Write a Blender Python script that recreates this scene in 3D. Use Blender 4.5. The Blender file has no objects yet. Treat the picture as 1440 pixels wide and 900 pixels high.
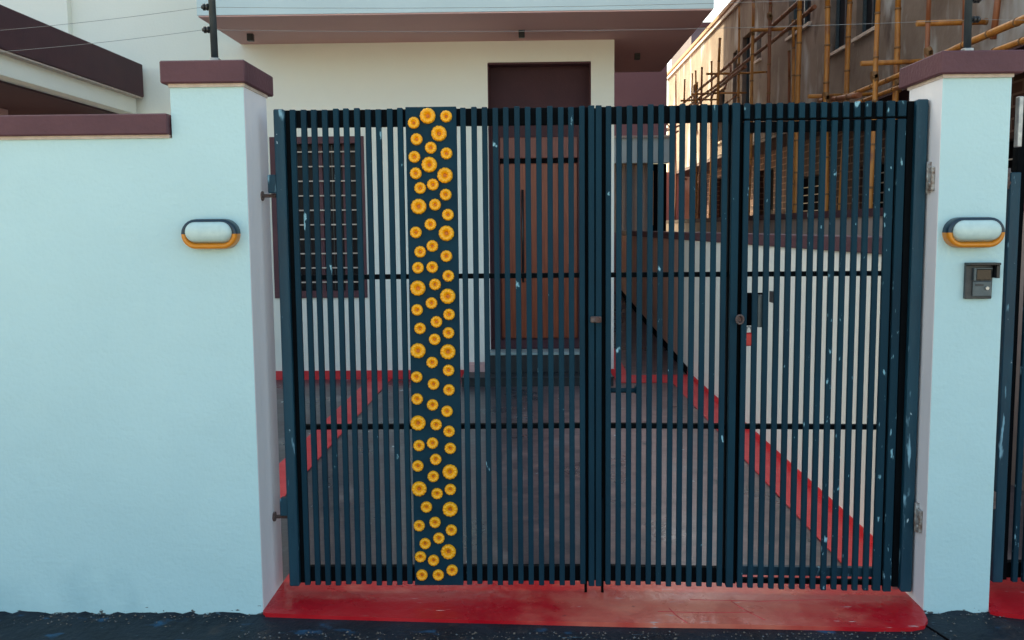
import bpy, bmesh, math, random
from mathutils import Vector, Matrix
random.seed(7)
S = bpy.context.scene
COL = S.collection
R = math.radians

# ---------------------------------------------------------------- camera
cam_d = bpy.data.cameras.new('camera'); cam = bpy.data.objects.new('camera', cam_d); COL.objects.link(cam)
cam_d.sensor_width = 36; cam_d.lens = 1285.6 / 1440 * 36
cam_d.clip_start = 0.05; cam_d.clip_end = 2000
yaw, pitch, roll = .0186, .0996, -.0093
fwd = Vector((-math.sin(yaw) * math.cos(pitch), math.cos(yaw) * math.cos(pitch), -math.sin(pitch)))
rt = Vector((math.cos(yaw), math.sin(yaw), 0)); up = rt.cross(fwd)
r2 = rt * math.cos(roll) + up * math.sin(roll); u2 = -rt * math.sin(roll) + up * math.cos(roll)
m = Matrix((r2, u2, -fwd)).transposed().to_4x4(); m.translation = Vector((1.3087, -4.284, 1.8518))
cam.matrix_world = m
S.camera = cam

# ---------------------------------------------------------------- light
SUN_EL, SUN_AZ = R(36), R(-32)          # azimuth measured from +Y towards +X: behind the house, to the left
sd = Vector((math.sin(SUN_AZ) * math.cos(SUN_EL), math.cos(SUN_AZ) * math.cos(SUN_EL), math.sin(SUN_EL)))
W = bpy.data.worlds.new('World'); S.world = W; W.use_nodes = True
nt = W.node_tree; bgn = nt.nodes['Background']
sky = nt.nodes.new('ShaderNodeTexSky'); sky.sky_type = 'NISHITA'; sky.sun_disc = False
sky.sun_elevation = SUN_EL; sky.sun_rotation = SUN_AZ; sky.air_density = 1.0; sky.dust_density = 3.0; sky.ozone_density = 0.3
nt.links.new(sky.outputs[0], bgn.inputs[0]); bgn.inputs[1].default_value = 0.13
ld = bpy.data.lights.new('sun', 'SUN'); ld.energy = 3.2; ld.angle = R(0.5); ld.color = (1, .84, .62)
lo = bpy.data.objects.new('sun', ld); COL.objects.link(lo)
lo.rotation_euler = sd.to_track_quat('Z', 'Y').to_euler()
S.view_settings.view_transform = 'Standard'; S.view_settings.look = 'None'
S.view_settings.exposure = 1.92; S.view_settings.gamma = 1
S.view_settings.use_white_balance = True; S.view_settings.white_balance_temperature = 7300; S.view_settings.white_balance_tint = 0

# ---------------------------------------------------------------- materials
def mat(name, col, col2=None, scale=3.0, rough=.7, metal=0., bump=.0, bscale=60., stretch=(1, 1, 1), detail=6,
        lo_=.35, hi=.65, splat=None, rvar=0., spec=None, coord='pos', patch=None, big=0.):
    M = bpy.data.materials.new(name); M.use_nodes = True
    T = M.node_tree; N = T.nodes; Lk = T.links; P = N['Principled BSDF']
    P.inputs['Roughness'].default_value = rough; P.inputs['Metallic'].default_value = metal
    if spec is not None: P.inputs['Specular IOR Level'].default_value = spec
    geo = N.new('ShaderNodeNewGeometry'); tc = N.new('ShaderNodeTexCoord')
    src = geo.outputs['Position'] if coord == 'pos' else tc.outputs['Object']
    mp = N.new('ShaderNodeMapping'); mp.inputs['Scale'].default_value = stretch; Lk.new(src, mp.inputs[0])
    out = None
    if col2 is not None:
        n = N.new('ShaderNodeTexNoise'); n.inputs['Scale'].default_value = scale; n.inputs['Detail'].default_value = detail
        n.inputs['Roughness'].default_value = .6; Lk.new(mp.outputs[0], n.inputs['Vector'])
        r = N.new('ShaderNodeValToRGB'); r.color_ramp.elements[0].position = lo_; r.color_ramp.elements[1].position = hi
        r.color_ramp.elements[0].color = (*col, 1); r.color_ramp.elements[1].color = (*col2, 1)
        Lk.new(n.outputs[0], r.inputs[0]); out = r.outputs[0]
        if rvar:
            mr = N.new('ShaderNodeMapRange'); mr.inputs['To Min'].default_value = rough - rvar; mr.inputs['To Max'].default_value = rough + rvar
            Lk.new(n.outputs[0], mr.inputs[0]); mr.inputs['From Min'].default_value = .3; mr.inputs['From Max'].default_value = .7
            Lk.new(mr.outputs[0], P.inputs['Roughness'])
    for (pc, pr, pcol, pamt) in (patch or []):
        d = N.new('ShaderNodeVectorMath'); d.operation = 'SUBTRACT'; Lk.new(src, d.inputs[0]); d.inputs[1].default_value = pc
        dv = N.new('ShaderNodeVectorMath'); dv.operation = 'DIVIDE'; Lk.new(d.outputs[0], dv.inputs[0]); dv.inputs[1].default_value = pr
        ln = N.new('ShaderNodeVectorMath'); ln.operation = 'LENGTH'; Lk.new(dv.outputs[0], ln.inputs[0])
        n = N.new('ShaderNodeTexNoise'); n.inputs['Scale'].default_value = 6; n.inputs['Detail'].default_value = 7; Lk.new(src, n.inputs['Vector'])
        ad = N.new('ShaderNodeMath'); ad.operation = 'MULTIPLY_ADD'; Lk.new(n.outputs[0], ad.inputs[0]); ad.inputs[1].default_value = 1.6; Lk.new(ln.outputs['Value'], ad.inputs[2])
        mr = N.new('ShaderNodeMapRange'); mr.inputs['From Min'].default_value = 2.0; mr.inputs['From Max'].default_value = .8; mr.inputs['To Max'].default_value = pamt
        Lk.new(ad.outputs[0], mr.inputs[0])
        mx = N.new('ShaderNodeMix'); mx.data_type = 'RGBA'; Lk.new(mr.outputs[0], mx.inputs[0])
        if out is None: mx.inputs[6].default_value = (*col, 1)
        else: Lk.new(out, mx.inputs[6])
        mx.inputs[7].default_value = (*pcol, 1); out = mx.outputs[2]
    for sp in (splat or []):
        scol, sscale, sstretch, thr, wid = sp[:5]
        n = N.new('ShaderNodeTexNoise'); n.inputs['Scale'].default_value = sscale; n.inputs['Detail'].default_value = 4
        m2 = N.new('ShaderNodeMapping'); m2.inputs['Scale'].default_value = sstretch; m2.inputs['Location'].default_value = (sscale, 3, 7)
        Lk.new(src, m2.inputs[0]); Lk.new(m2.outputs[0], n.inputs['Vector'])
        mr = N.new('ShaderNodeMapRange'); mr.inputs['From Min'].default_value = thr; mr.inputs['From Max'].default_value = thr + wid
        val = n.outputs[0]
        if len(sp) > 5:                      # a second, slower noise or a place that gathers the stains
            ax, a, b = sp[5]
            sx = N.new('ShaderNodeSeparateXYZ'); Lk.new(src, sx.inputs[0])
            g = N.new('ShaderNodeMapRange'); g.inputs['From Min'].default_value = a; g.inputs['From Max'].default_value = b
            g.inputs['To Min'].default_value = .0; g.inputs['To Max'].default_value = sp[6] if len(sp) > 6 else .14
            Lk.new(sx.outputs[ax], g.inputs[0])
            ad = N.new('ShaderNodeMath'); ad.operation = 'ADD'; Lk.new(val, ad.inputs[0]); Lk.new(g.outputs[0], ad.inputs[1]); val = ad.outputs[0]
        Lk.new(val, mr.inputs[0])
        mx = N.new('ShaderNodeMix'); mx.data_type = 'RGBA'
        Lk.new(mr.outputs[0], mx.inputs[0])
        if out is None: mx.inputs[6].default_value = (*col, 1)
        else: Lk.new(out, mx.inputs[6])
        mx.inputs[7].default_value = (*scol, 1); out = mx.outputs[2]
    if out is None: P.inputs['Base Color'].default_value = (*col, 1)
    else: Lk.new(out, P.inputs['Base Color'])
    if big:
        n0 = N.new('ShaderNodeTexNoise'); n0.inputs['Scale'].default_value = 2.2; n0.inputs['Detail'].default_value = 3; Lk.new(src, n0.inputs['Vector'])
        b0 = N.new('ShaderNodeBump'); b0.inputs['Strength'].default_value = big; b0.inputs['Distance'].default_value = .05
        Lk.new(n0.outputs[0], b0.inputs['Height']); Lk.new(b0.outputs[0], P.inputs['Normal'])
    if bump:
        n = N.new('ShaderNodeTexNoise'); n.inputs['Scale'].default_value = bscale; n.inputs['Detail'].default_value = 5
        Lk.new(mp.outputs[0], n.inputs['Vector'])
        b = N.new('ShaderNodeBump'); b.inputs['Strength'].default_value = bump; b.inputs['Distance'].default_value = .01
        Lk.new(n.outputs[0], b.inputs['Height']); Lk.new(b.outputs[0], P.inputs['Normal'])
        if big: Lk.new(b0.outputs[0], b.inputs['Normal'])
    return M

WP = (.60, .80, .84)
M = {}
M['wall'] = mat('pale_blue_plaster', (.47, .665, .69), (.51, .71, .73), .8, .75, bump=.3, bscale=45, big=.35,
                splat=[((.28, .48, .54), 2.2, (1, 1, .5), .70, .35, (2, .55, -.05), .2), ((.08, .08, .08), 22, (1, 1, 2.5), .80, .03, (2, .05, -.02), .30)])
M['reveal'] = mat('warm_lit_plaster', (.70, .68, .70), (.76, .74, .75), 1.5, .75, bump=.25, bscale=40, stretch=(1, 1, .2))  # same plaster as the front, warm yard light put into the colour
M['house'] = mat('cream_house_paint', (.83, .82, .74), (.86, .86, .78), .7, .75, bump=.15, bscale=40)
M['beige'] = mat('warm_shade_plaster', (.62, .40, .30), (.72, .50, .40), .9, .85, bump=.3, bscale=25)  # plaster with the passage's warm shade put into its colour
M['fascia'] = mat('white_fascia_paint', (.50, .60, .62), (.54, .64, .66), 1.5, .6, bump=.1, bscale=30)
M['step'] = mat('dark_step_tile', (.010, .013, .017), (.02, .024, .028), 4, .5)
M['nosing'] = mat('pale_nosing', (.22, .30, .30), (.32, .40, .40), 6, .4)
M['soffit'] = mat('mauve_soffit_paint', (.58, .35, .34), (.62, .38, .36), .8, .8, bump=.1, bscale=30)
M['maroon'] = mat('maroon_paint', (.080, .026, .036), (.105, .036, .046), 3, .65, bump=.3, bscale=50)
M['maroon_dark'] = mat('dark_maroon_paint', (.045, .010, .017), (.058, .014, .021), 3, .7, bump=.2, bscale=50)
M['lip'] = mat('bare_plaster_edge', (.50, .40, .34), (.62, .52, .45), 14, .8, bump=.5, bscale=60)
M['gate'] = mat('teal_gate_paint', (.005, .027, .045), (.007, .038, .060), 5, .6, spec=.12, bump=.12, bscale=70, stretch=(1, 1, .3), rvar=.1,
                splat=[((.26, .48, .56), 26, (1, 1, .45), .715, .04), ((.24, .46, .54), 45, (1, 1, .3), .775, .05, (0, 1.9, 3.2), .135)])
M['frame'] = mat('shaded_frame_paint', (.0025, .0035, .005), (.004, .006, .008), 5, .7, spec=.06, bump=.1, bscale=60)  # near black: recess shade behind the pickets is put into the colour
M['stile'] = mat('worn_gate_stile_paint', (.004, .034, .060), (.010, .058, .090), 6, .45, spec=.3, bump=.2, bscale=50, stretch=(1, 1, .25), rvar=.1,
                 splat=[((.22, .42, .52), 18, (1.3, 1.3, .28), .63, .07), ((.5, .65, .7), 40, (1, 1, .5), .72, .04)])
M['panel'] = mat('dark_gate_panel_paint', (.003, .026, .046), (.005, .036, .060), 3, .6, spec=.12, bump=.2, bscale=30,
                 splat=[((.3, .5, .55), 30, (1, 1, 1), .77, .03)])
M['yellow'] = mat('yellow_rosette_paint', (.92, .37, .008), (.96, .44, .012), 40, .38)
M['orange_c'] = mat('orange_rosette_centre', (.52, .14, .005), (.62, .20, .008), 60, .5)
M['red'] = mat('red_oxide_paint', patch=[((2.08, .02, 0), (.70, .5, 1), (.80, .27, .17), .9)], col=(.47, .003, .012), col2=(.56, .018, .024), scale=2.2, rough=.30, spec=.35, bump=.45, bscale=16, rvar=.1, lo_=.38, hi=.68,  # pale pink patch: reflected sky glow put into the red
               splat=[((.62, .16, .12), 3.2, (.8, 1.6, 1), .66, .16), ((.75, .6, .55), 30, (.25, 1.2, 1), .74, .03), ((.62, .50, .46), 16, (.45, 2.5, 1), .70, .05, (1, -.03, -.20), .07), ((.16, .01, .02), 9, (1, 1, 1), .70, .06)])
M['redstrip'] = mat('red_strip_paint', (.62, .020, .030), (.72, .045, .055), 4, .45, bump=.3, bscale=30)
M['yard'] = mat('slate_yard_screed', patch=[((2.35, 4.2, 0), (1.1, 4.0, 1), (.33, .20, .18), .85)], col=(.018, .027, .038), col2=(.090, .062, .070), scale=1.3, rough=.34, bump=.35, bscale=12, rvar=.12, lo_=.3, hi=.72,  # pinkish patch: sky reflection put into the floor colour
                splat=[((.22, .19, .19), 2.1, (1.2, .6, 1), .60, .2), ((.50, .60, .62), 9, (1, .6, 1), .70, .03), ((.02, .025, .035), 5, (1, .5, 1), .66, .08)])
M['road'] = mat('dark_painted_kerbside', (.005, .009, .014), (.012, .020, .030), 4, .6, spec=.25, bump=.8, bscale=28,
                splat=[((.02, .10, .19), 5, (1, 1.6, 1), .62, .10), ((.08, .15, .19), 34, (.35, 1.4, 1), .72, .03), ((.035, .03, .03), 9, (1, 1, 1), .6, .1)])
M['wood'] = mat('varnished_wood', (.16, .024, .007), (.30, .062, .017), 9, .38, bump=.2, bscale=30, stretch=(7, 7, .35), lo_=.3, hi=.7)
M['wood_frame'] = mat('red_brown_wood', (.15, .035, .022), (.22, .055, .035), 8, .45, stretch=(5, 5, .5))
M['void'] = mat('dark_interior', (.006, .004, .005), None, rough=.95, spec=.05)
M['glass'] = mat('dark_window_glass', (.010, .007, .009), (.02, .012, .014), 2, .3, spec=.15)
M['metal'] = mat('grey_bare_metal', (.30, .30, .30), (.5, .48, .46), 20, .4, metal=.8)
M['rust'] = mat('rusty_metal', (.07, .025, .018), (.18, .14, .13), 28, .7, metal=.2, bump=.5, bscale=80)
M['hinge'] = mat('weathered_hinge_steel', (.50, .52, .50), (.16, .09, .06), 40, .5, metal=.2)
M['black'] = mat('black_plastic', (.012, .013, .016), None, rough=.35)
M['pole'] = mat('black_pole_paint', (.018, .03, .038), (.03, .045, .055), 20, .5)
M['lamp_blue'] = mat('navy_lamp_housing', (.004, .022, .042), None, rough=.3)
M['lamp_gold'] = mat('orange_lamp_housing', (.62, .22, .015), None, rough=.3)
M['diffuser'] = mat('frosted_glass_diffuser', (.46, .60, .59), (.52, .66, .64), 30, .25)
M['grey'] = mat('grey_metal_paint', (.030, .034, .040), (.05, .054, .06), 30, .4, metal=.3)
M['silver'] = mat('silver_panel_paint', (.06, .085, .10), (.085, .11, .13), 30, .35, metal=.3)
M['screen'] = mat('dark_camera_glass', (.008, .008, .010), None, rough=.1)
M['bamboo'] = mat('golden_bamboo', (.34, .115, .018), (.50, .20, .035), 6, .5, stretch=(3, 3, .6), bump=.2, bscale=30, splat=[((.20, .07, .03), 5, (1, 1, .7), .58, .12)])
M['bamboo_red'] = mat('red_brown_bamboo', (.17, .045, .018), (.28, .09, .032), 6, .55, stretch=(3, 3, .6))
M['node'] = mat('bamboo_joint', (.20, .09, .03), None, rough=.7)
M['render'] = mat('raw_cement_render', (.15, .10, .078), (.24, .18, .15), .9, .9, bump=.6, bscale=14, lo_=.35, hi=.62,
                  splat=[((.42, .42, .42), 1.1, (1, 1, .45), .55, .12), ((.09, .055, .045), 2.3, (1, 1, .6), .60, .15), ((.30, .27, .26), 6, (1, 1, .3), .62, .15)])
M['white_board'] = mat('white_roof_board', (.6, .6, .58), (.72, .72, .7), 3, .7)
M['roof_edge'] = mat('brown_roof_edge', (.30, .14, .07), (.38, .2, .1), 4, .8)
M['sheet'] = mat('grey_brown_sheet', (.30, .22, .19), (.36, .27, .23), 2, .7)
M['brown_wall'] = mat('brown_rear_paint', (.30, .14, .15), (.34, .16, .17), .9, .85, bump=.2, bscale=20)
M['slate_wall'] = mat('slate_far_paint', (.09, .075, .10), (.11, .09, .12), .5, .9)
M['tape'] = mat('red_padlock_plastic', (.45, .01, .012), None, rough=.35)
M['wire'] = mat('galvanised_wire', (.25, .25, .25), None, rough=.4, metal=.6)

# block wall: mortar courses as fine relief (too small to pick apart in the picture)
def block_mat():
    Mx = mat('brown_blockwork', (.11, .042, .030), (.19, .085, .06), 3, .9)
    T = Mx.node_tree; N = T.nodes; P = N['Principled BSDF']
    geo = N.new('ShaderNodeNewGeometry'); sx = N.new('ShaderNodeSeparateXYZ'); cb = N.new('ShaderNodeCombineXYZ')
    T.links.new(geo.outputs['Position'], sx.inputs[0]); T.links.new(sx.outputs[1], cb.inputs[0]); T.links.new(sx.outputs[2], cb.inputs[1])
    b = N.new('ShaderNodeTexBrick'); b.inputs['Scale'].default_value = 1; b.inputs['Brick Width'].default_value = .45
    b.inputs['Row Height'].default_value = .14; b.inputs['Mortar Size'].default_value = .014
    b.inputs['Color1'].default_value = (.055, .020, .015, 1); b.inputs['Color2'].default_value = (.095, .038, .028, 1); b.inputs['Mortar'].default_value = (.20, .11, .085, 1)
    T.links.new(cb.outputs[0], b.inputs['Vector']); T.links.new(b.outputs[0], P.inputs['Base Color'])
    return Mx
M['block'] = block_mat()

# ---------------------------------------------------------------- mesh helpers
def box(bm, x0, x1, y0, y1, z0, z1, bev=0., mi=0):
    vs = [bm.verts.new(v) for v in ((x0, y0, z0), (x1, y0, z0), (x1, y1, z0), (x0, y1, z0), (x0, y0, z1), (x1, y0, z1), (x1, y1, z1), (x0, y1, z1))]
    fs = [bm.faces.new([vs[i] for i in f]) for f in ((3, 2, 1, 0), (4, 5, 6, 7), (0, 1, 5, 4), (1, 2, 6, 5), (2, 3, 7, 6), (3, 0, 4, 7))]
    for f in fs: f.material_index = mi
    if bev:
        es = list({e for f in fs for e in f.edges})
        bmesh.ops.bevel(bm, geom=es, offset=bev, segments=1, affect='EDGES', profile=.5)
    return fs
def prism(bm, pts, z0, z1, mi=0):
    a = [bm.verts.new((x, y, z0)) for x, y in pts]; b = [bm.verts.new((x, y, z1)) for x, y in pts]
    bm.faces.new(b).material_index = mi; bm.faces.new(a[::-1]).material_index = mi
    n = len(pts)
    for i in range(n): bm.faces.new((a[i], a[(i + 1) % n], b[(i + 1) % n], b[i])).material_index = mi
def tube(bm, p0, p1, r0, r1=None, seg=10, cap=True, mi=0):
    p0, p1 = Vector(p0), Vector(p1); r1 = r0 if r1 is None else r1
    q = (p1 - p0).to_track_quat('Z', 'Y'); A, B = [], []
    for i in range(seg):
        a = 2 * math.pi * i / seg; d = q @ Vector((math.cos(a), math.sin(a), 0))
        A.append(bm.verts.new(p0 + d * r0)); B.append(bm.verts.new(p1 + d * r1))
    for i in range(seg):
        f = bm.faces.new((A[i], A[(i + 1) % seg], B[(i + 1) % seg], B[i])); f.smooth = True; f.material_index = mi
    if cap:
        bm.faces.new(A[::-1]).material_index = mi; bm.faces.new(B).material_index = mi
def mesh(name, bm, mats):
    bmesh.ops.recalc_face_normals(bm, faces=bm.faces)
    me = bpy.data.meshes.new(name); bm.to_mesh(me); bm.free()
    for x in (mats if isinstance(mats, (list, tuple)) else [mats]): me.materials.append(x)
    return me
def obj(name, me, parent=None, loc=(0, 0, 0), rot=(0, 0, 0)):
    o = bpy.data.objects.new(name, me); COL.objects.link(o); o.location = loc; o.rotation_euler = rot
    if parent: o.parent = parent
    return o
def bobj(name, mt, parent, *boxes, bev=0.):
    bm = bmesh.new()
    for b in boxes: box(bm, *b, bev=bev)
    return obj(name, mesh(name, bm, mt), parent)
def tag(o, label, cat, group=None):
    o['label'] = label; o['category'] = cat
    if group: o['group'] = group
    return o
def empty(name, loc, label, cat, group=None, rz=0):
    o = obj(name, None, None, loc, (0, 0, rz)); o.empty_display_size = .1
    return tag(o, label, cat, group)
def rel(parent, name, mt, *boxes, bev=0.):
    """boxes in world coordinates, stored relative to the thing's origin"""
    L = parent.location
    return bobj(name, mt, parent, *[(b[0] - L.x, b[1] - L.x, b[2] - L.y, b[3] - L.y, b[4] - L.z, b[5] - L.z) for b in boxes], bev=bev)
def struct(o): o['kind'] = 'structure'; return o

# ---------------------------------------------------------------- ground, road, yard
bm = bmesh.new()
v = [bm.verts.new(p) for p in ((-300, -300, -.06), (300, -300, -.06), (300, 300, -.06), (-300, 300, -.06))]; bm.faces.new(v)
struct(obj('ground', mesh('ground', bm, mat('pale_bounce_earth', (.38, .33, .26), (.48, .42, .34), 2, .95))))  # unseen street part kept pale to bounce sunlight onto the walls
bm = bmesh.new()
xs = [-14 + i * .25 for i in range(45)] + [-2.8 + i * .04 for i in range(190)] + [4.8 + i * .3 for i in range(42)]
def edge(x, y0, s): return y0 + .012 * math.sin(x * 7.1 + s) + .009 * math.sin(x * 17.3 + s * 2)
rows = [-2.2, -1.4, -.8, -.35, -.12, -.03, -.004]
g = [[bm.verts.new((x, y, -.014 + .004 * math.sin(x * 3 + y * 9) + (0 if y < -.05 or -.08 < x < 3.26 else random.uniform(.0, .020) * (.4 if y < -.02 else 1)))) for y in rows] + [bm.verts.new((x, .05, -.010 + .006 * math.sin(x * 11)))] for x in xs]
for i in range(len(xs) - 1):
    for j in range(len(rows)): bm.faces.new((g[i][j], g[i + 1][j], g[i + 1][j + 1], g[i][j + 1]))
road = struct(obj('road', mesh('road', bm, M['road'])))
# joint line in the kerbside at the right
bm = bmesh.new()
tube(bm, (3.12, -.02, -.012), (3.30, -.75, -.012), .006, seg=6)
obj('expansion_joint', mesh('expansion_joint', bm, M['void']), road)

bm = bmesh.new()
v = [bm.verts.new(p) for p in ((-8, .30, -.004), (3.32, .30, -.004), (3.32, 7.15, -.004), (-8, 7.15, -.004))]; bm.faces.new(v)
v = [bm.verts.new(p) for p in ((2.3, 7.10, -.003), (3.4, 7.10, -.003), (3.4, 15.4, .42), (2.3, 15.4, .42))]; bm.faces.new(v)
v = [bm.verts.new(p) for p in ((3.45, .30, -.004), (12, .30, -.004), (12, 30, -.004), (3.45, 30, -.004))]; bm.faces.new(v)
yard = struct(obj('driveway', mesh('driveway', bm, M['yard'])))
def strip(pts, z0=.0, z1=.006):
    bm = bmesh.new(); prism(bm, pts, z0, z1); return obj('painted_strip', mesh('painted_strip', bm, M['redstrip']), yard)
strip([(3.02, .46), (3.30, .46), (3.30, 6.55), (3.02, 6.55)])
strip([(-.69, .46), (-.41, .46), (-.41, 6.97), (-.69, 6.97)])
strip([(2.36, 6.56), (3.30, 6.56), (3.30, 7.12), (2.36, 7.12)])
bm = bmesh.new()
for x0, x1 in ((2.38, 2.55),):
    v = [bm.verts.new(p) for p in ((x0, 7.12, .006), (x1, 7.12, .006), (x1, 9.4, .124), (x0, 9.4, .124))]; bm.faces.new(v)
obj('painted_strip', mesh('painted_strip', bm, M['redstrip']), yard)

# red threshold slabs
bm = bmesh.new()
front = [(.02, -.03), (.30, -.06), (.6, -.085), (.95, -.11), (1.3, -.125), (1.75, -.145), (2.2, -.16), (2.6, -.185), (2.9, -.205), (3.06, -.205), (3.13, -.18), (3.17, -.12), (3.195, -.02)]
prism(bm, [(-.002, .0)] + front + [(3.20, .05), (3.20, .50), (0, .50)], -.03, .006)
th = obj('threshold_slab', mesh('threshold_slab', bm, M['red'])); struct(th)
bm = bmesh.new(); prism(bm, [(3.512, -.02), (3.7, -.09), (4.1, -.13), (6.5, -.2), (6.5, .5), (3.512, .5)], -.03, .006)
struct(obj('threshold_slab', mesh('threshold_slab', bm, M['red'])))
# scored cracks in the threshold slab
bm = bmesh.new()
for pts in (((1.98, .02), (2.0, -.06), (2.04, -.15)), ((2.30, .10), (2.34, .0), (2.41, -.12)), ((1.92, -.02), (2.12, -.035), (2.38, -.03)), ((2.1, .12), (2.45, .10), (2.8, .12))):
    for a, b in zip(pts, pts[1:]): tube(bm, (*a, .004), (*b, .004), .0035, seg=5)
obj('crack', mesh('crack', bm, M['redstrip']), th)

# ---------------------------------------------------------------- street wall and pillars
w = empty('boundary_wall', (-3.2, 0, 0), 'pale blue plastered street wall with maroon coping at the left of the gate', 'wall')
rel(w, 'wall_face', M['wall'], (-7, -.343, .0, .22, -.3, 2.285), bev=0)
rel(w, 'coping', M['maroon'], (-7.1, -.35, -.035, .26, 2.300, 2.395), bev=.006)
rel(w, 'coping_lip', M['lip'], (-7.05, -.352, -.012, .23, 2.285, 2.300))

def pillar(x0, x1, label, capx0, capx1):
    p = empty('gate_pillar', ((x0 + x1) / 2, .18, 0), label, 'pillar', 'pillars of the double gate')
    L = p.location; bm = bmesh.new()
    box(bm, x0 - L.x, x1 - L.x, -L.y, 0.37 - L.y, -.3, 2.515)
    gx = (x1 if x1 < 1 else x0) - L.x
    es = [e for e in bm.edges if all(abs(v.co.x - gx) < 1e-4 for v in e.verts) and abs(e.verts[0].co.z - e.verts[1].co.z) > 1]
    bmesh.ops.bevel(bm, geom=es, offset=.006, segments=2, affect='EDGES', profile=.5)
    bm.normal_update()
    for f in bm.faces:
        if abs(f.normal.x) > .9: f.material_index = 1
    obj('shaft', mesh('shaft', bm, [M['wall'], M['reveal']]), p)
    rel(p, 'cap_lip', M['lip'], (x0 - .004, x1 + .004, -.012, .38, 2.515, 2.530))
    # cap: slightly uneven hand-cast slab
    bm = bmesh.new()
    box(bm, capx0 - L.x, capx1 - L.x, -.035 - L.y, .44 - L.y, 2.530, 2.632, bev=.006)
    obj('cap', mesh('cap', bm, M['maroon']), p)
    return p
pillar(-.343, 0, 'pale blue left gate pillar with maroon cap beside the long street wall', -.375, .018)
pillar(3.20, 3.512, 'pale blue right gate pillar with maroon cap carrying the intercom', 3.175, 3.55)

# ---------------------------------------------------------------- side boundary wall
w = empty('side_wall', (3.4, 8, 0), 'long low white yard wall with maroon coping along the right of the driveway', 'wall')
rel(w, 'wall_face', M['house'], (3.3, 3.5, .375, 7.6, -.2, 1.69))
rel(w, 'shade_tinted_face', M['beige'], (3.3, 3.5, 7.602, 15.5, -.2, 1.69))  # shaded stretch of the same wall, its warm shade painted in
rel(w, 'coping', M['maroon'], (3.275, 3.525, .372, 15.5, 1.69, 1.785), bev=.004)
rel(w, 'skirting', M['redstrip'], (3.292, 3.508, .38, 7.12, -.01, .055)); rel(w, 'shadow_line_end', M['maroon_dark'], (3.290, 3.3, 7.13, 7.14, -.01, .05))  # the small dark box begins the painted shadow line
bm = bmesh.new()
for q in (((7.14, .0), (15.4, .42), (15.4, .52), (7.14, .10)),):
    a = [bm.verts.new((3.292 - 3.4, y - 8, z)) for y, z in q]; b_ = [bm.verts.new((3.2995 - 3.4, y - 8, z)) for y, z in q]
    bm.faces.new(a); bm.faces.new(b_[::-1])
    for i in range(4): bm.faces.new((a[i], b_[i], b_[(i + 1) % 4], a[(i + 1) % 4]))
obj('shadow_line', mesh('shadow_line', bm, M['void']), w)  # dark sheet standing for the shadow line at the wall foot
rel(w, 'socket_box', M['black'], (3.262, 3.3, 3.02, 3.16, 1.24, 1.33))
w = empty('side_wall', (4.8, 8, 0), 'grey neighbouring wall with thin dark coping seen just above the maroon one', 'wall')
rel(w, 'wall_face', M['sheet'], (4.75, 4.9, .5, 26, -.2, 1.94))
rel(w, 'coping', M['maroon_dark'], (4.72, 4.93, .5, 26, 1.94, 2.02))

# ---------------------------------------------------------------- house
HY = 7.0
def wall_grid(x0, x1, z0, z1, y, holes, depth):
    """front sheet with real openings, reveals and thickness"""
    bm = bmesh.new(); xs = sorted({x0, x1, *[h[0] for h in holes], *[h[1] for h in holes]}); zs = sorted({z0, z1, *[h[2] for h in holes], *[h[3] for h in holes]})
    for a, b in zip(xs, xs[1:]):
        for c, d in zip(zs, zs[1:]):
            if any(h[0] <= a and b <= h[1] and h[2] <= c and d <= h[3] for h in holes): continue
            for yy in (y, y + depth): bm.faces.new([bm.verts.new(p) for p in ((a, yy, c), (b, yy, c), (b, yy, d), (a, yy, d))])
    for (a, b, c, d) in list(holes) + [(x0, x1, z0, z1)]:
        for q in (((a, y, c), (b, y, c), (b, y + depth, c), (a, y + depth, c)), ((a, y, d), (b, y, d), (b, y + depth, d), (a, y + depth, d)),
                  ((a, y, c), (a, y, d), (a, y + depth, d), (a, y + depth, c)), ((b, y, c), (b, y, d), (b, y + depth, d), (b, y + depth, c))):
            bm.faces.new([bm.verts.new(p) for p in q])
    bmesh.ops.remove_doubles(bm, verts=bm.verts, dist=1e-5)
    return bm
H = empty('house', (0, HY, 0), 'cream house with overhanging white upper storey, barred window and tall wooden door behind the gate', 'house')
def shift(bm, o):
    for v in bm.verts: v.co -= o.location
    return bm
D0, D1, WX0, WX1, WZ0, WZ1 = .83, 2.08, -1.84, -.69, 1.02, 2.99
obj('wall', mesh('wall', shift(wall_grid(-9, 2.36, -.1, 11.3, HY, [(D0, D1, .34, 3.85), (WX0 + .05, WX1 - .05, WZ0 + .05, WZ1 - .05)], .30), H), M['house']), H)
rel(H, 'side_wall', M['beige'], (2.06, 2.358, HY + .302, 15.4, -.1, 11.3))  # coloured warm to throw warm light into the passage
rel(H, 'pilaster', M['house'], (-9, -4.2, HY - .10, HY - .002, -.1, 11.3))
o = rel(H, 'upper_storey', M['fascia'], (-2.16, 3.26, 5.55, HY - .004, 4.115, 11.5));  # unseen height stretched so the house shades the unfinished building
o = rel(H, 'upper_storey', M['fascia'], (2.364, 3.26, HY - .003, 9.35, 4.115, 11.5))
rel(H, 'soffit', M['soffit'], (-2.15, 3.25, 5.56, HY - .004, 4.10, 4.114), (2.362, 3.25, HY - .003, 9.34, 4.10, 4.114))
for x, y in ((-1.86, 6.42), (1.25, 6.42), (2.74, 7.9)):
    d = rel(H, 'downlight', M['black'], (x - .035, x + .035, y - .035, y + .035, 4.02, 4.10), bev=.004)
rel(H, 'skirting', M['redstrip'], (-8.9, .50, HY - .03, HY - .001, -.01, .105), (2.20, 2.39, HY - .03, HY - .001, -.01, .105))
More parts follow.
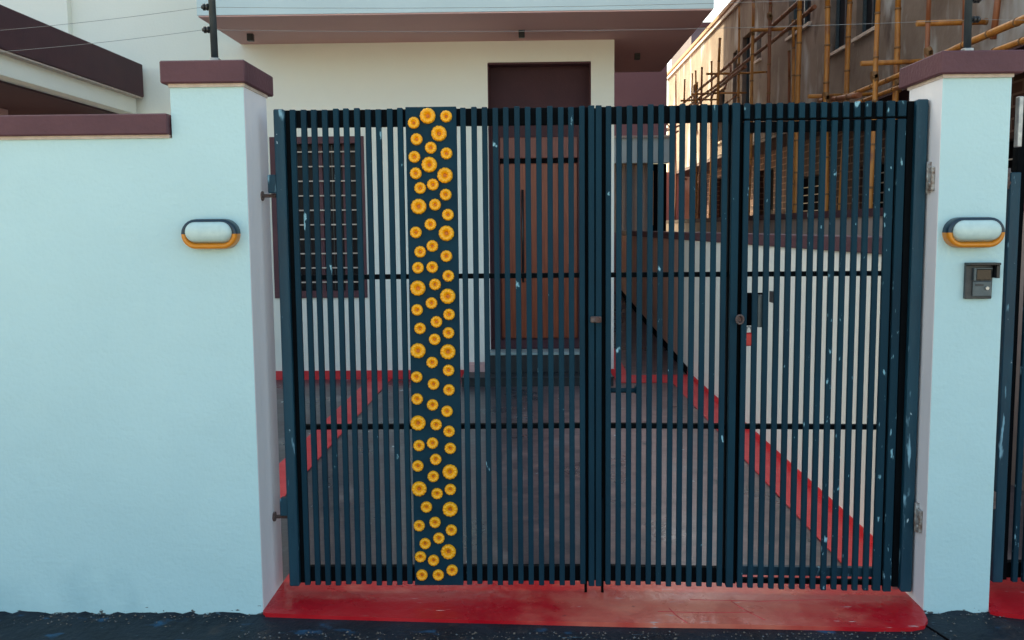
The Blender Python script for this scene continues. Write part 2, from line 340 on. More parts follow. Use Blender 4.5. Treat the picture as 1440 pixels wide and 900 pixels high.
# roof closing the house
rel(H, 'roof', M['maroon'], (-9.2, 2.36, HY + .31, 15.5, 11.302, 11.5))
rel(H, 'interior', M['void'], (-8.8, 2.04, HY + .9, HY + 1.0, -.05, 11.2))
# entrance recess
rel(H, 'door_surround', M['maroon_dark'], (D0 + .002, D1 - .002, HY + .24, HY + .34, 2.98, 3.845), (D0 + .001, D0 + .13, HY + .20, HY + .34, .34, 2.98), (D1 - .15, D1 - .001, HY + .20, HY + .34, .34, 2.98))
rel(H, 'opening_lining', M['maroon'], (D0 + .001, D0 + .012, HY + .003, HY + .2, .35, 3.84), (D1 - .012, D1 - .001, HY + .003, HY + .2, .35, 3.84), (D0 + .012, D1 - .012, HY + .003, HY + .2, 3.828, 3.848))
rel(H, 'transom', M['wood_frame'], (D0 + .13, D1 - .15, HY + .22, HY + .33, 2.72, 2.978), bev=.006)
dx0, dx1 = D0 + .13, D1 - .15
dr = rel(H, 'door', M['wood'], (dx0, dx1, HY + .27, HY + .32, .46, 2.66))
nb = 4; bw = (dx1 - dx0) / nb
bb = bmesh.new(); box(bb, -bw / 2 + .004, bw / 2 - .004, -.02, 0, -1.09, 1.09, bev=.003); bmE = mesh('board', bb, M['wood'])
for i in range(nb): obj('board', bmE, dr, (dx0 + bw * (i + .5), .268, 1.56))
rel(H, 'door_head', M['void'], (dx0, dx1, HY + .25, HY + .32, 2.66, 2.72))
bm = bmesh.new(); tube(bm, (1.24, .185, 1.18), (1.24, .185, 2.33), .016, seg=10)
for z in (1.3, 2.2): tube(bm, (1.24, .185, z), (1.24, .25, z), .01, seg=8)
obj('handle', mesh('handle', bm, M['black']), dr)
rel(H, 'door_threshold', M['maroon_dark'], (D0, D1, HY + .12, HY + .3, .345, .46))
# steps
rel(H, 'step', M['step'], (D0 - .02, D1 + .06, HY - .30, HY - .001, .107, .345), bev=.004)
rel(H, 'nosing', M['nosing'], (D0 - .03, D1 + .07, HY - .315, HY - .29, .325, .353), bev=.004)
rel(H, 'tread', M['nosing'], (D0 - .02, D1 + .06, HY - .289, HY - .003, .346, .356))
rel(H, 'step', M['step'], (.51, 2.30, HY - .62, HY - .004, -.01, .105), bev=.004)
rel(H, 'nosing', M['grey'], (.50, 2.31, HY - .632, HY - .615, .094, .110), bev=.003)
rel(H, 'riser_block', M['soffit'], (.52, D0 - .025, HY - .20, HY - .004, .106, .20))
# window
wn = rel(H, 'window', M['glass'], (WX0 + .06, WX1 - .06, HY + .16, HY + .18, WZ0 + .06, WZ1 - .06))
f = .085
rel(H, 'window_surround', M['maroon'], (WX0, WX1, HY - .03, HY + .03, WZ1 - f, WZ1), (WX0, WX1, HY - .03, HY + .03, WZ0, WZ0 + f),
    (WX0, WX0 + f, HY - .03, HY + .03, WZ0 + f, WZ1 - f), (WX1 - f, WX1, HY - .03, HY + .03, WZ0 + f, WZ1 - f), bev=.003)
rel(H, 'mullion', M['maroon'], (-1.30, -1.23, HY + .10, HY + .159, WZ0 + .06, WZ1 - .06), (-.98, -.93, HY + .10, HY + .159, WZ0 + .06, WZ1 - .06))
bmv = mesh('bar', (lambda b: (box(b, -.49, .49, -.006, .006, -.008, .008), b)[1])(bmesh.new()), M['lip'])
for i in range(10): obj('bar', bmv, wn, ((WX0 + WX1) / 2, .05, WZ0 + .19 + i * .178))
bmv2 = mesh('upright_bar', (lambda b: (box(b, -.006, .006, -.006, .006, -.89, .89), b)[1])(bmesh.new()), M['black'])
for x in (-1.6, -1.1): obj('upright_bar', bmv2, wn, (x, .065, (WZ0 + WZ1) / 2))

# porch roof at the left
p = empty('porch_canopy', (-5.5, 5, 0), 'dark maroon flat porch roof over cream beam above the left street wall', 'porch')
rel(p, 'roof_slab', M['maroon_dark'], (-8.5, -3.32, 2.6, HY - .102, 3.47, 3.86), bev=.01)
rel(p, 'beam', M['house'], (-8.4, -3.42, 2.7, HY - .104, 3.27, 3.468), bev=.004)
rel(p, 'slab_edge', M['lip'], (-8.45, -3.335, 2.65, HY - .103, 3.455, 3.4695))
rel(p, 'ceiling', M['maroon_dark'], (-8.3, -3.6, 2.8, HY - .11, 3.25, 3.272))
rel(p, 'post', M['soffit'], (-6.9, -6.6, 2.9, 3.2, 0, 3.25)); rel(p, 'post', M['soffit'], (-4.9, -4.6, 5.9, 6.2, 0, 3.25))
rel(p, 'back_wall', M['soffit'], (-8.3, -3.9, HY - .13, HY - .106, 0, 3.25))

# ---------------------------------------------------------------- rear building at the end of the passage
b = empty('rear_building', (2.5, 17, 0), 'brown two storey rear building with pale beam and ribbed shutter at the passage end', 'building')
rel(b, 'wall', M['brown_wall'], (-6, 4.40, 16.4, 22, 3.86, 11.5))  # unseen top raised to keep the sun off the unfinished building
rel(b, 'ledge', M['lip'], (-6, 4.45, 16.1, 16.5, 3.81, 3.858))
rel(b, 'beam', M['fascia'], (-6, 4.43, 16.15, 16.5, 3.27, 3.808))
rel(b, 'sky_gap_screen', M['brown_wall'], (4.46, 6.6, 27.0, 27.1, 0, 3.7))  # added brown sheet that blocks the bright sky gap beyond
rel(b, 'doorway', M['void'], (3.98, 4.42, 16.5, 16.6, 0, 3.268))
rel(b, 'bright_slit', M['lamp_gold'], (4.07, 4.10, 16.3, 16.34, 1.9, 3.1))  # orange bar painted in for the bright slit by the doorway
sh = rel(b, 'shutter', M['sheet'], (2.0, 3.98, 16.42, 16.55, 0, 3.268))
rb = mesh('rib', (lambda q: (box(q, -.03, .03, -.04, 0, -1.6, 1.6, bev=.008), q)[1])(bmesh.new()), M['sheet'])
for i in range(13): obj('rib', rb, sh, (2.1 - 2.5 + .15 * i + 0.0, -.58, 1.64))
w = empty('passage_wall', (2.9, 15.6, 0), 'red brown end wall of the narrow side passage', 'wall')
rel(w, 'wall_face', M['brown_wall'], (2.36, 3.3, 15.5, 15.6, 0, 1.75))

o = empty('distant_building', (10, 42, 0), 'slate grey block rising far behind the scaffolded building', 'building')
rel(o, 'wall', M['slate_wall'], (9.05, 17, 40, 46, 0, 11.2)); rel(o, 'roof', M['maroon_dark'], (8.95, 17.1, 39.9, 46.1, 11.2, 11.4))

# ---------------------------------------------------------------- building under construction at the right
BX = 6.2
B = empty('unfinished_building', (8, 14, 0), 'unfinished rendered two storey building behind bamboo scaffolding at the right', 'building')
def yz_wall(x, depth, y0, y1, z0, z1, holes):
    bm = wall_grid(y0, y1, z0, z1, 0, holes, depth)
    for v in bm.verts: v.co = Vector((x + v.co.y, v.co.x, v.co.z)) - B.location
    return bm
win = [(10.05, 10.95, 4.60, 6.25), (8.95, 9.75, 4.62, 6.25), (12.0, 13.35, 5.35, 6.45), (15.35, 15.75, 5.35, 6.0), (16.3, 17.05, 4.0, 6.1), (17.6, 18.0, 4.0, 5.95), (18.9, 19.6, 4.0, 5.3), (6.0, 6.9, 4.62, 6.25), (22.5, 23.3, 4.6, 6.0)]
obj('upper_wall', mesh('upper_wall', yz_wall(BX, .25, 2.0, 28.2, 3.68, 6.93, win), M['render']), B)
for (a, c, d, e) in win:
    wo = rel(B, 'window', M['glass'], (BX + .14, BX + .16, a, c, d, e))
    rel(B, 'window_sill', M['lip'], (BX - .05, BX + .10, a - .06, c + .06, d - .055, d - .002), bev=.004)
    rel(B, 'window_frame', M['silver'], (BX + .09, BX + .135, (a + c) / 2 - .03, (a + c) / 2 + .03, d, e), (BX + .09, BX + .135, a, a + .04, d, e), (BX + .09, BX + .135, c - .04, c, d, e))
k = 5.69 / 4.89
fy = lambda y: -4.28 + (y + 4.28) * k
gw = [(fy(11.3), fy(12.85), 2.08, 2.85), (fy(8.35), fy(9.4), 1.98, 2.85), (fy(14.2), fy(15.3), .9, 3.2), (fy(16.3), fy(17.6), .9, 3.3), (fy(18.6), fy(20.2), .9, 3.3), (fy(21), fy(23), .9, 3.3), (fy(5.0), fy(6.3), 1.9, 2.85)]
obj('lower_wall', mesh('lower_wall', yz_wall(7.0, .25, 2.0, 28.2, 0, 3.60, gw), M['block']), B)
for (a, c, d, e) in gw:
    wo = rel(B, 'window', M['void'], (7.2, 7.22, a, c, d, e))
    br = mesh('bar', (lambda q: (box(q, -.008, .008, -(c - a) / 2, (c - a) / 2, -.009, .009), q)[1])(bmesh.new()), M['lip'])
    n = int((e - d) / .16) if a < 16 else 0
    for i in range(n): obj('bar', br, wo, (-.93, (a + c) / 2 - 14, d + .08 + i * .16))
rel(B, 'floor_slab', M['maroon_dark'], (BX + .01, 12, 1.95, 28.2, 3.60, 3.678))
rel(B, 'roof_slab', M['roof_edge'], (BX - .10, 12.2, 1.8, 28.4, 7.03, 7.14), bev=.01)
rel(B, 'roof_board', M['white_board'], (BX - .06, BX - .02, 1.85, 28.35, 6.94, 7.028))
rel(B, 'eaves', M['roof_edge'], (BX - .019, BX + .3, 1.85, 28.35, 6.932, 7.028))
rel(B, 'rear_mass', M['render'], (BX + .3, 12, 2.1, 28.1, 3.70, 6.93)); rel(B, 'end_wall', M['render'], (BX + .01, 12, 28.202, 28.3, 0, 6.93)); rel(B, 'end_wall', M['render'], (BX + .26, 12, 2.0, 2.08, 3.7, 6.93))
rel(B, 'back_room', M['block'], (8.6, 8.7, 2.1, 28.1, 0, 3.6))

# bamboo scaffolding
SC = empty('bamboo_scaffolding', (5.3, 10, 0), 'tied bamboo pole scaffolding along the unfinished building', 'scaffolding')
def bamboo(p0, p1, r, mt, name='bamboo_pole', sp=.42):
    p0, p1 = Vector(p0) - SC.location, Vector(p1) - SC.location
    bm = bmesh.new(); d = p1 - p0; Lg = d.length; n = max(1, int(Lg / sp)); mid = []
    side = d.normalized().cross(Vector((.3, .9, .2))).normalized()
    ph = random.uniform(0, 6)
    pt = lambda t: p0 + d * t + side * (math.sin(t * 5 + ph) * .014 + math.sin(t * 17 + ph) * .006) * min(1, Lg / 3)
    for i in range(n):
        a, b_ = pt(i / n), pt((i + 1) / n); rr = r * (1 - .25 * i / n)
        tube(bm, a, b_, rr, rr * .97, seg=9, cap=(i in (0, n - 1)), mi=0)
        u = (b_ - a).normalized()
        tube(bm, b_ - u * .012, b_ + u * .012, rr * 1.13, seg=9, cap=True, mi=1)
    return obj(name, mesh(name, bm, [mt, M['node']]), SC)
POLES = [(5.50, 22.05, 6.11, 0.030), (5.00, 17.76, 5.30, 0.030), (5.50, 19.45, 5.71, 0.030), (5.00, 16.18, 5.24, 0.030), (5.00, 15.60, 5.21, 0.035), (5.50, 17.08, 5.59, 0.035), (5.00, 13.77, 5.44, 0.040), (5.50, 14.35, 6.18, 0.035), (5.00, 11.15, 5.51, 0.040), (5.00, 10.06, 5.61, 0.040), (5.50, 10.77, 4.63, 0.035), (5.50, 10.53, 5.06, 0.035), (5.00, 8.46, 5.18, 0.050), (5.00, 7.29, 4.96, 0.050), (5.50, 8.04, 5.16, 0.050), (5.00, 5.71, 4.53, 0.040), (5.50, 6.37, 4.70, 0.050), (5.00, 4.39, 4.17, 0.033), (5.30, 4.36, 4.16, 0.024), (5.50, 4.13, 4.09, 0.035)]
for i, (X, y, zt, r) in enumerate(POLES):
    mt = M['bamboo_red'] if i in (0, 4, 9, 10, 17, 18, 19) else M['bamboo']
    r = r * .82
    bamboo((X + random.uniform(-.04, .04), y + random.uniform(-.06, .06), -.02 if i != 19 else 3.5, ), (X, y, zt), r, mt)
def tie(x, y, z, r=.05):
    bm = bmesh.new()
    for k_ in range(3):
        a = Vector((x, y, z + (k_ - 1) * .018)) - SC.location
        tube(bm, a + Vector((-.02, 0, -.008)), a + Vector((.02, 0, .008)), r, seg=9)
    obj('rope_tie', mesh('rope_tie', bm, M['node']), SC)
bamboo((5.22, 1.5, 3.46), (5.22, 8.6, 3.42), .034, M['bamboo'], 'ledger')
bamboo((5.34, 1.2, 3.30), (5.34, 7.4, 3.36), .030, M['bamboo'], 'ledger')
bamboo((5.16, 6.6, 3.36), (5.24, 8.3, 3.52), .035, M['bamboo_red'], 'ledger')
bamboo((5.22, 8.0, 5.06), (5.28, 20.5, 4.98), .035, M['bamboo_red'], 'ledger')
bamboo((5.36, 9.0, 4.90), (5.32, 20.8, 4.84), .032, M['bamboo_red'], 'ledger')
bamboo((5.1, 12, 4.60), (5.2, 22, 4.60), .03, M['bamboo_red'], 'ledger')
for (x0, x1, y, z, r) in ((4.9, 5.7, 10.8, 4.98, .035), (4.92, 5.72, 5.9, 3.60, .035), (4.95, 5.6, 4.55, 3.72, .035), (4.9, 5.75, 7.7, 3.5, .035), (4.9, 6.1, 14.5, 4.9, .03), (4.9, 6.1, 16.2, 4.75, .03), (4.9, 6.1, 8.9, 5.3, .035), (4.9, 5.8, 17.6, 4.8, .03), (4.9, 5.8, 19, 4.75, .03)):
    bamboo((x0, y, z), (x1, y + .03, z + .02), r * .8, M['bamboo'], 'putlog')
for i in range(10):
    y = random.uniform(14.5, 21); x = random.uniform(5.0, 5.5); z = random.uniform(4.2, 5.1)
    bamboo((x, y, z), (x + random.uniform(-.5, .5), y + random.uniform(-1.6, 1.6), z + random.uniform(-.3, .5)), .022, M['bamboo_red'], 'brace')
for y, z in ((12.2, 2.9), (14.2, 3.05), (16.5, 3.1), (19, 3.1)):
    bamboo((4.95, y - 1.2, z - .06), (5.5, y + 1.2, z), .03, M['bamboo_red'], 'ledger')
for i in (7, 8, 9, 12, 13, 14, 15, 16, 17):
    X, y, zt, r = POLES[i]
    tie(X, y, 5.02 if y > 8.5 else 3.42, r * 1.35)

# ---------------------------------------------------------------- gate
PZ0, PZ1 = .052, 2.435
PW, PD = .0265, .024
def pick_mesh(w_, z0, z1):
    bm = bmesh.new(); box(bm, -w_ / 2, w_ / 2, 0, PD, z0, z1, bev=.0025); return mesh('picket', bm, M['gate'])
PM = pick_mesh(PW, PZ0, PZ1)
def gbox(name, mt, parent, x0, x1, y0, y1, z0, z1, bev=.0025): return bobj(name, mt, parent, (x0, x1, y0, y1, z0, z1), bev=bev)
def copy_part(o, parent, loc):
    c = o.copy(); COL.objects.link(c); c.parent = parent; c.location = loc; return c
PITCH = .0523
# left leaf, origin at its hinge line
L0 = empty('gate_leaf', (.08, .20, 0), 'left leaf of the slatted navy gate with a panel of yellow rosettes', 'gate', 'leaves of the double gate')
pk = None
def pickets(parent, xs, y=0, me=None):
    base = obj('picket', me or PM, parent, (xs[0], y, 0))
    for x in xs[1:]: copy_part(base, parent, (x, y + random.uniform(-.002, .002), random.uniform(-.005, .004))).rotation_euler = (0, random.uniform(-.0008, .0008), random.uniform(-.03, .03))
pickets(L0, [.09 + PITCH * k_ for k_ in range(11)])
pickets(L0, [.917 + PITCH * k_ for k_ in range(12)])
bm = bmesh.new(); box(bm, .0, .050, -.010, .050, .05, 2.437, bev=.005); obj('hinge_stile', mesh('hinge_stile', bm, M['stile']), L0)
gbox('meeting_stile', M['gate'], L0, 1.522, 1.551, -.004, .035, .045, 2.438)
gbox('post', M['frame'], L0, .045, .082, .026, .07, .055, 2.435)
gbox('post', M['frame'], L0, 1.483, 1.54, .036, .07, .055, 2.435)
for z0, z1 in ((2.352, 2.434), (1.608, 1.632), (.852, .876), (.062, .14)):
    gbox('rail', M['frame'], L0, .083, 1.482, .026, .060, z0, z1)
gbox('stop_strip', M['frame'], L0, 1.541, 1.575, .038, .046, .06, 2.43)
# ornamental panel and its rosettes
pan = gbox('ornamental_panel', M['panel'], L0, .640, .885, -.004, .030, .052, 2.44, bev=.002)
def rosette(Rr):
    bm = bmesh.new(); seg = 48
    prof = [(1, 0, .0), (1, .16, 1), (.93, .34, 1), (.80, .44, .9), (.62, .44, .5), (.46, .36, .1), (.36, .26, 0), (.27, .06, 0), (.15, .04, 0), (0.001, .10, 0)]
    rings = []
    for (r, h, a) in prof:
        ring = []
        for i in range(seg):
            t = 2 * math.pi * i / seg; rip = abs(math.cos(t * 6)) ** .6 - .6
            rr = Rr * r * (1 + .06 * a * rip); ring.append(bm.verts.new((rr * math.cos(t), -Rr * 1.3 * (h + .06 * a * rip), rr * math.sin(t))))
        rings.append(ring)
    for j in range(len(rings) - 1):
        for i in range(seg):
            f_ = bm.faces.new((rings[j][i], rings[j][(i + 1) % seg], rings[j + 1][(i + 1) % seg], rings[j + 1][i])); f_.smooth = True
            f_.material_index = 1 if j >= 7 else 0
    bmesh.ops.remove_doubles(bm, verts=bm.verts, dist=1e-4)
    return mesh('rosette', bm, [M['yellow'], M['orange_c']])
RM = (rosette(.0285), rosette(.0375))
ROS = [(0.828,2.396,1),(0.917,2.393,0),(0.760,2.364,0),(0.881,2.312,1),(0.772,2.286,0),(0.840,2.245,0),(0.916,2.217,0),(0.760,2.202,0),(0.832,2.164,1),(0.765,2.123,0),(0.907,2.112,1),(0.847,2.068,0),(0.785,2.052,0),(0.909,2.019,0),(0.776,1.963,1),(0.856,1.971,0),(0.918,1.922,0),(0.832,1.876,0),(0.760,1.838,0),(0.909,1.832,1),(0.839,1.771,0),(0.779,1.743,0),(0.907,1.721,0),(0.767,1.665,0),(0.837,1.668,0),(0.915,1.624,0),(0.765,1.565,1),(0.849,1.583,0),(0.911,1.524,1),(0.830,1.491,0),(0.759,1.458,0),(0.916,1.434,0),(0.853,1.398,0),(0.771,1.366,0),(0.912,1.343,0),(0.843,1.311,0),(0.759,1.255,1),(0.907,1.249,1),(0.828,1.196,0),(0.909,1.156,0),(0.750,1.124,0),(0.833,1.088,0),(0.909,1.058,0),(0.750,1.013,0),(0.826,0.983,0),(0.898,0.950,0),(0.752,0.892,1),(0.842,0.883,0),(0.906,0.849,0),(0.755,0.777,0),(0.823,0.789,0),(0.911,0.762,0),(0.837,0.706,0),(0.747,0.673,0),(0.908,0.642,1),(0.823,0.619,0),(0.751,0.556,1),(0.908,0.552,0),(0.841,0.531,0),(0.786,0.462,0),(0.905,0.450,1),(0.828,0.382,0),(0.748,0.365,0),(0.910,0.342,0),(0.846,0.300,0),(0.776,0.272,0),(0.894,0.230,1),(0.751,0.204,0),(0.817,0.185,0),(0.910,0.133,0),(0.840,0.108,0),(0.757,0.108,0)]
for (x, z, s) in ROS:
    o = obj('rosette', RM[s], pan, (x - .08, -.004, z), (random.uniform(-.08, .05), random.uniform(0, 6.28), random.uniform(-.06, .06)))
# hinges
def hinge(parent, x, z, sgn, y=.0):
    bm = bmesh.new(); box(bm, x - .012 + (-.03 if sgn < 0 else .03) * 0 - .03, x + .01, y - .01, y + .035, z, z + .09, bev=.004)
    h = obj('hinge', mesh('hinge', bm, M['stile']), parent)
    bm = bmesh.new(); tube(bm, (x - .085, y + .02, z - .012), (x + .01, y + .02, z - .012), .009, seg=10); tube(bm, (x - .089, y + .02, z - .012), (x - .074, y + .02, z - .012), .024, seg=14)
    obj('hinge_pin', mesh('hinge_pin', bm, M['rust']), parent)
hinge(L0, .0, 2.035, -1, .01); hinge(L0, .004, .415, -1, .01)
# drop bolts hanging below the meeting stiles
for px in (1.508,):
    bm = bmesh.new(); tube(bm, (px, .02, .0), (px, .02, .5), .007, seg=8); obj('drop_bolt', mesh('drop_bolt', bm, M['frame']), L0)

# right leaf (stands slightly ajar towards the street)
R0 = empty('gate_leaf', (1.637, .200, 0), 'right leaf of the slatted navy gate holding the small wicket door', 'gate', 'leaves of the double gate', rz=-math.atan2(.075, 1.55))
gbox('meeting_stile', M['gate'], R0, .0, .029, -.004, .035, .045, 2.438)
pickets(R0, [.0625 + .0506 * k_ for k_ in range(12)])
gbox('post', M['frame'], R0, .010, .060, .036, .07, .055, 2.435)
gbox('stile', M['gate'], R0, .651, .686, -.004, .035, .05, 2.438)
gbox('post', M['frame'], R0, .642, .706, .036, .07, .055, 2.435)
gbox('hinge_stile', M['stile'], R0, 1.502, 1.556, -.014, .052, .045, 2.438, bev=.006)
gbox('post', M['frame'], R0, 1.471, 1.515, .026, .07, .055, 2.435)
gbox('rail', M['frame'], R0, .064, .641, .026, .060, 2.352, 2.434); gbox('rail', M['frame'], R0, .707, 1.468, .026, .060, 2.3565, 2.434)
gbox('rail', M['frame'], R0, .064, .641, .026, .060, .062, .14)
for z0, z1 in ((1.608, 1.632), (.852, .876)): gbox('rail', M['frame'], R0, .064, .641, .026, .060, z0, z1)
# upper and lower stubs of the pickets over the wicket
wx = [.720 + .0514 * k_ for k_ in range(13)]
stub = obj('picket_stub', mesh('picket_stub', (lambda q: (box(q, -PW / 2, PW / 2, 0, PD, 2.362, PZ1, bev=.0025), q)[1])(bmesh.new()), M['gate']), R0, (wx[0], 0, 0))
for x in wx[1:]: copy_part(stub, R0, (x, 0, 0))
stubw = obj('picket_stub', mesh('picket_stub', (lambda q: (box(q, -.018, .018, 0, PD, 2.362, PZ1, bev=.0025), q)[1])(bmesh.new()), M['gate']), R0, (1.389, 0, 0)); copy_part(stubw, R0, (1.441, 0, 0))
# wicket door
WK = obj('wicket_door', None, R0, (0, 0, 0)); WK.empty_display_size = .1
WK['label'] = 'small wicket door within the right gate leaf'
wm = mesh('picket', (lambda q: (box(q, -PW / 2, PW / 2, 0, PD, .048, 2.354, bev=.0025), q)[1])(bmesh.new()), M['gate'])
pickets(WK, wx, -.002, wm)
wm2 = mesh('picket', (lambda q: (box(q, -.019, .019, 0, PD, .045, 2.354, bev=.0025), q)[1])(bmesh.new()), M['gate'])
pickets(WK, [1.389, 1.441], -.003, wm2)
gbox('post', M['frame'], WK, .7075, .733, .026, .056, .06, 2.350); gbox('post', M['frame'], WK, 1.400, 1.470, .026, .056, .06, 2.350)
gbox('rail', M['frame'], WK, .734, 1.399, .026, .056, 2.30, 2.350); gbox('rail', M['frame'], WK, .734, 1.399, .026, .056, .062, .085); gbox('rail', M['stile'], WK, .734, 1.399, .026, .056, .105, .15)
for z0, z1 in ((1.608, 1.632), (.852, .876)): gbox('rail', M['frame'], WK, .734, 1.399, .026, .056, z0, z1)
gbox('lock_box', M['void'], WK, .708, .832, .057, .10, 1.365, 1.525); gbox('lock_plate', M['silver'], WK, .789, .820, .025, .0565, 1.36, 1.518)
bm = bmesh.new()
tube(bm, (.694, -.03, 1.405), (.694, .0, 1.405), .012, seg=10)
for i in range(12):
    a, b_ = [2 * math.pi * (i + q) / 12 for q in (0, 1)]
    tube(bm, (.694 + .017 * math.cos(a), -.035, 1.405 + .021 * math.sin(a)), (.694 + .017 * math.cos(b_), -.035, 1.405 + .021 * math.sin(b_)), .0055, seg=7)
obj('handle', mesh('handle', bm, M['rust']), WK)
bm = bmesh.new(); tube(bm, (.05, .03, 1.045), (.21, .03, 1.045), .013, seg=10); box(bm, .195, .215, .02, .06, 1.03, 1.065)
obj('slide_bolt', mesh('slide_bolt', bm, M['gate']), R0)
bm = bmesh.new(); box(bm, -.025, .028, -.03, -.005, 1.39, 1.42, bev=.004); tube(bm, (.01, -.04, 1.405), (.01, .0, 1.405), .014, seg=10)
obj('latch', mesh('latch', bm, M['rust']), R0)
bm = bmesh.new(); tube(bm, (.034, .02, .0), (.034, .02, .5), .007, seg=8); obj('drop_bolt', mesh('drop_bolt', bm, M['frame']), R0)
# right hinges: rusty plates welded to the pillar reveal
for z in (2.0, .36):
    bm = bmesh.new(); box(bm, 1.553, 1.568, -.085, -.015, z + .01, z + .12, bev=.003); tube(bm, (1.562, -.03, z), (1.562, -.03, z + .145), .013, seg=10); tube(bm, (1.556, -.065, z + .04), (1.546, -.065, z + .04), .010, seg=8)
    obj('hinge', mesh('hinge', bm, M['hinge']), R0)
# red padlock
pl = empty('padlock', (2.382, .180, 1.315), 'small red padlock hanging under the wicket lock box', 'padlock')
bobj('body', M['tape'], pl, (-.018, .022, -.012, .012, -.045, .02), bev=.006)
bm = bmesh.new()
for i in range(8):
    a, b_ = [math.pi * (i + q) / 8 for q in (0, 1)]
    tube(bm, (.002 + .014 * math.cos(a), 0, .02 + .03 * math.sin(a)), (.002 + .014 * math.cos(b_), 0, .02 + .03 * math.sin(b_)), .004, seg=6)
obj('shackle', mesh('shackle', bm, M['metal']), pl)

# ---------------------------------------------------------------- bulkhead lamps
def stadium(hw, hh, n=12):
    pts = []
    for i in range(n + 1): a = -math.pi / 2 + math.pi * i / n; pts.append((hw - hh + hh * math.cos(a), hh * math.sin(a)))
    for i in range(n + 1): a = math.pi / 2 + math.pi * i / n; pts.append((-hw + hh + hh * math.cos(a), hh * math.sin(a)))
    return pts
def lamp(x, z, label):
    t = empty('bulkhead_lamp', (x, 0, z), label, 'wall lamp', 'oval wall lamps on the gate pillars')
    out = stadium(.132, .070); n = len(out)
    prof = [(1., 0.), (1., -.030), (.98, -.050), (.92, -.060), (.76, -.062), (.66, -.056), (.58, -.030)]
    for nm, sgn, mt in (('housing_top', 1, M['lamp_blue']), ('housing_base', -1, M['lamp_gold'])):
        bm = bmesh.new()
        for i in range(n):
            a, b_ = out[i], out[(i + 1) % n]
            zz = (a[1] + b_[1]) / 2
            if zz * sgn < 0: continue
            # stadium offset: shrink radially about the core line
            def P_(q, s, y):
                cx_ = max(-.062, min(.062, q[0])); return (cx_ + (q[0] - cx_) * s, y, q[1] * s)
            for (s0, y0), (s1, y1) in zip(prof, prof[1:]):
                f_ = bm.faces.new([bm.verts.new(v) for v in (P_(a, s0, y0), P_(b_, s0, y0), P_(b_, s1, y1), P_(a, s1, y1))]); f_.smooth = True
        bmesh.ops.remove_doubles(bm, verts=bm.verts, dist=1e-5)
        obj(nm, mesh(nm, bm, mt), t)
    bm = bmesh.new(); layers = []
    for s, y in ((.76, -.030), (.66, -.062), (.60, -.074), (.45, -.083), (.25, -.088), (.05, -.089)):
        layers.append([bm.verts.new((max(-.062, min(.062, q[0])) * (1 if s > .3 else .97) + (q[0] - max(-.062, min(.062, q[0]))) * s, y, q[1] * s + .009)) for q in out])
    for j in range(len(layers) - 1):
        for i in range(n):
            f_ = bm.faces.new((layers[j][i], layers[j][(i + 1) % n], layers[j + 1][(i + 1) % n], layers[j + 1][i])); f_.smooth = True
    bm.faces.new(layers[-1])
    obj('diffuser', mesh('diffuser', bm, M['diffuser']), t)
lamp(-.172, 1.840, 'oval bulkhead lamp with navy and orange rim on the left pillar')
lamp(3.355, 1.815, 'oval bulkhead lamp with navy and orange rim above the intercom on the right pillar')

# ---------------------------------------------------------------- intercom
t = empty('intercom', (3.395, 0, 1.59), 'grey video intercom with rain hood below the right pillar lamp', 'intercom')
bobj('back_box', M['grey'], t, (-.065, .058, -.022, 0, -.082, .075), bev=.003)
bobj('hood', M['black'], t, (-.065, .075, -.062, -.001, .075, .086), (.060, .075, -.055, -.001, .015, .0745), bev=.002)
bobj('face_plate', M['silver'], t, (-.035, .050, -.032, -.023, -.070, .000), bev=.003)
bobj('camera_window', M['screen'], t, (-.022, .046, -.034, -.023, .006, .055), bev=.002)
bobj('bezel', M['silver'], t, (-.035, -.024, -.038, -.023, .003, .062), (-.022, .050, -.038, -.0235, .056, .062), bev=.001)
bm = bmesh.new(); tube(bm, (.028, -.040, -.032), (.028, -.032, -.032), .008, seg=14); obj('call_button', mesh('call_button', bm, M['metal']), t)
bobj('name_slot', M['grey'], t, (-.026, .012, -.034, -.0322, -.022, -.012))

# ---------------------------------------------------------------- electric fence
def fpost(x, zs, label):
    t = empty('fence_post', (x, .17, 2.632), label, 'fence post', 'electric fence posts on the gate pillars')
    bm = bmesh.new(); tube(bm, (0, 0, 0), (-.012, 0, 1.1), .017, seg=10); obj('pole', mesh('pole', bm, M['pole']), t)
    bobj('foot', M['metal'], t, (-.022, .022, -.022, .022, 0, .045), bev=.003)
    bobj('foot_plate', M['metal'], t, (-.05, .05, -.04, .04, 0, .008))
    for z in zs:
        bm = bmesh.new()
        for j, (a, r) in enumerate(((.013, .009), (.021, .016), (.029, .010), (.037, .016), (.045, .009))):
            tube(bm, (-a if x < 1 else a, 0, z - 2.632), (-(a + .009) if x < 1 else a + .009, 0, z - 2.632), r, seg=12)
        obj('insulator', mesh('insulator', bm, M['black']), t)
fpost(-.185, (2.81, 2.915), 'black electric fence post on the left pillar cap')
fpost(3.385, (2.81, 2.90), 'black electric fence post on the right pillar cap')
def wire(pts, label):
    bm = bmesh.new()
    for a, b_ in zip(pts, pts[1:]):
        n = 8
        for i in range(n):
            f0, f1 = i / n, (i + 1) / n
            q0 = Vector(a).lerp(Vector(b_), f0); q1 = Vector(a).lerp(Vector(b_), f1)
            q0.z -= .03 * 4 * f0 * (1 - f0) * (Vector(b_) - Vector(a)).length / 4; q1.z -= .03 * 4 * f1 * (1 - f1) * (Vector(b_) - Vector(a)).length / 4
            tube(bm, q0, q1, .0011, seg=5, cap=False)
    tag(obj('fence_wire', mesh('fence_wire', bm, M['wire'])), label, 'wire', 'electric fence wires')
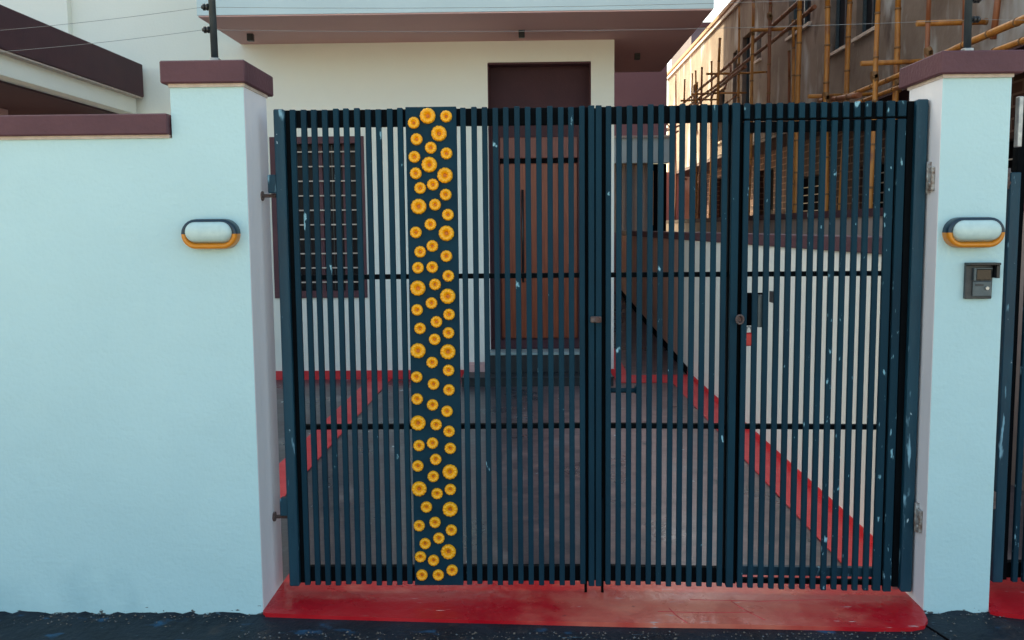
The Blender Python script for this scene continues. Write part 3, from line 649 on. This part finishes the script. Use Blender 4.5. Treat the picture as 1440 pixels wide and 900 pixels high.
wire([(-4.2, .17, 2.58), (-1.22, .17, 2.72), (-.235, .17, 2.81), (3.44, .17, 2.81), (6, .17, 2.80)], 'lower thin electric fence wire strung across both pillar posts')
wire([(-4.2, .17, 2.68), (-1.22, .17, 2.82), (-.235, .17, 2.915), (3.44, .17, 2.93), (6, .17, 2.93)], 'upper thin electric fence wire strung across both pillar posts')

# ---------------------------------------------------------------- neighbour's gate at the right edge
g2 = empty('neighbour_gate', (3.64, .22, 0), 'dark weathered slatted gate of the neighbour at the right edge', 'gate')
bobj('hinge_stile', M['stile'], g2, (0, .052, 0, .055, .05, 2.10), bev=.004)
bobj('post', M['frame'], g2, (.052, .09, .04, .09, .05, 2.4))
for i in range(14):
    if i == 0: s0 = obj('picket', PM, g2, (.112, .0, 0))
    else: copy_part(s0, g2, (.112 + i * .052, 0, 0))
bobj('rail', M['frame'], g2, (.09, 1.5, .042, .085, 2.35, 2.43), bev=.002); bobj('rail', M['frame'], g2, (.09, 1.5, .042, .085, .06, .14), bev=.002)
bobj('end_bar', M['metal'], g2, (.022, .046, -.004, .03, 2.22, 2.46), bev=.003)
bm = bmesh.new(); tube(bm, (-.05, .02, 2.05), (.01, .02, 2.05), .02, seg=10); tube(bm, (-.01, .02, 2.02), (-.01, .02, 2.12), .018, seg=10); obj('hinge', mesh('hinge', bm, M['rust']), g2)
bm = bmesh.new(); tube(bm, (-.05, .02, .45), (.01, .02, .45), .012, seg=10); box(bm, -.03, 0, .0, .04, .43, .52, bev=.003); obj('hinge', mesh('hinge', bm, M['rust']), g2)

# ---------------------------------------------------------------- loose grit and dry leaves along the wall foot
bm = bmesh.new()
for i in range(900):
    x = random.uniform(-2.2, 4.6); y = -abs(random.gauss(0, .07)) - .006
    if -.05 < x < 3.25 and y > -.23: y -= .2
    r = random.choice((.002, .003, .004, .006)); z = -.010
    vs = [bm.verts.new((x + r * math.cos(a) * random.uniform(.7, 1.3), y + r * math.sin(a) * random.uniform(.7, 1.3), z)) for a in (0, 1.5, 3, 4.6)]
    t = bm.verts.new((x, y, z + r * random.uniform(.6, 1.2)))
    for k_ in range(4): bm.faces.new((vs[k_], vs[(k_ + 1) % 4], t)).material_index = random.choice((0, 0, 1))
gr = obj('grit', mesh('grit', bm, [mat('brown_grit', (.10, .075, .055), (.2, .16, .13), 9, .9), mat('pale_grit', (.12, .13, .14), None, rough=.9)])); gr['kind'] = 'stuff'
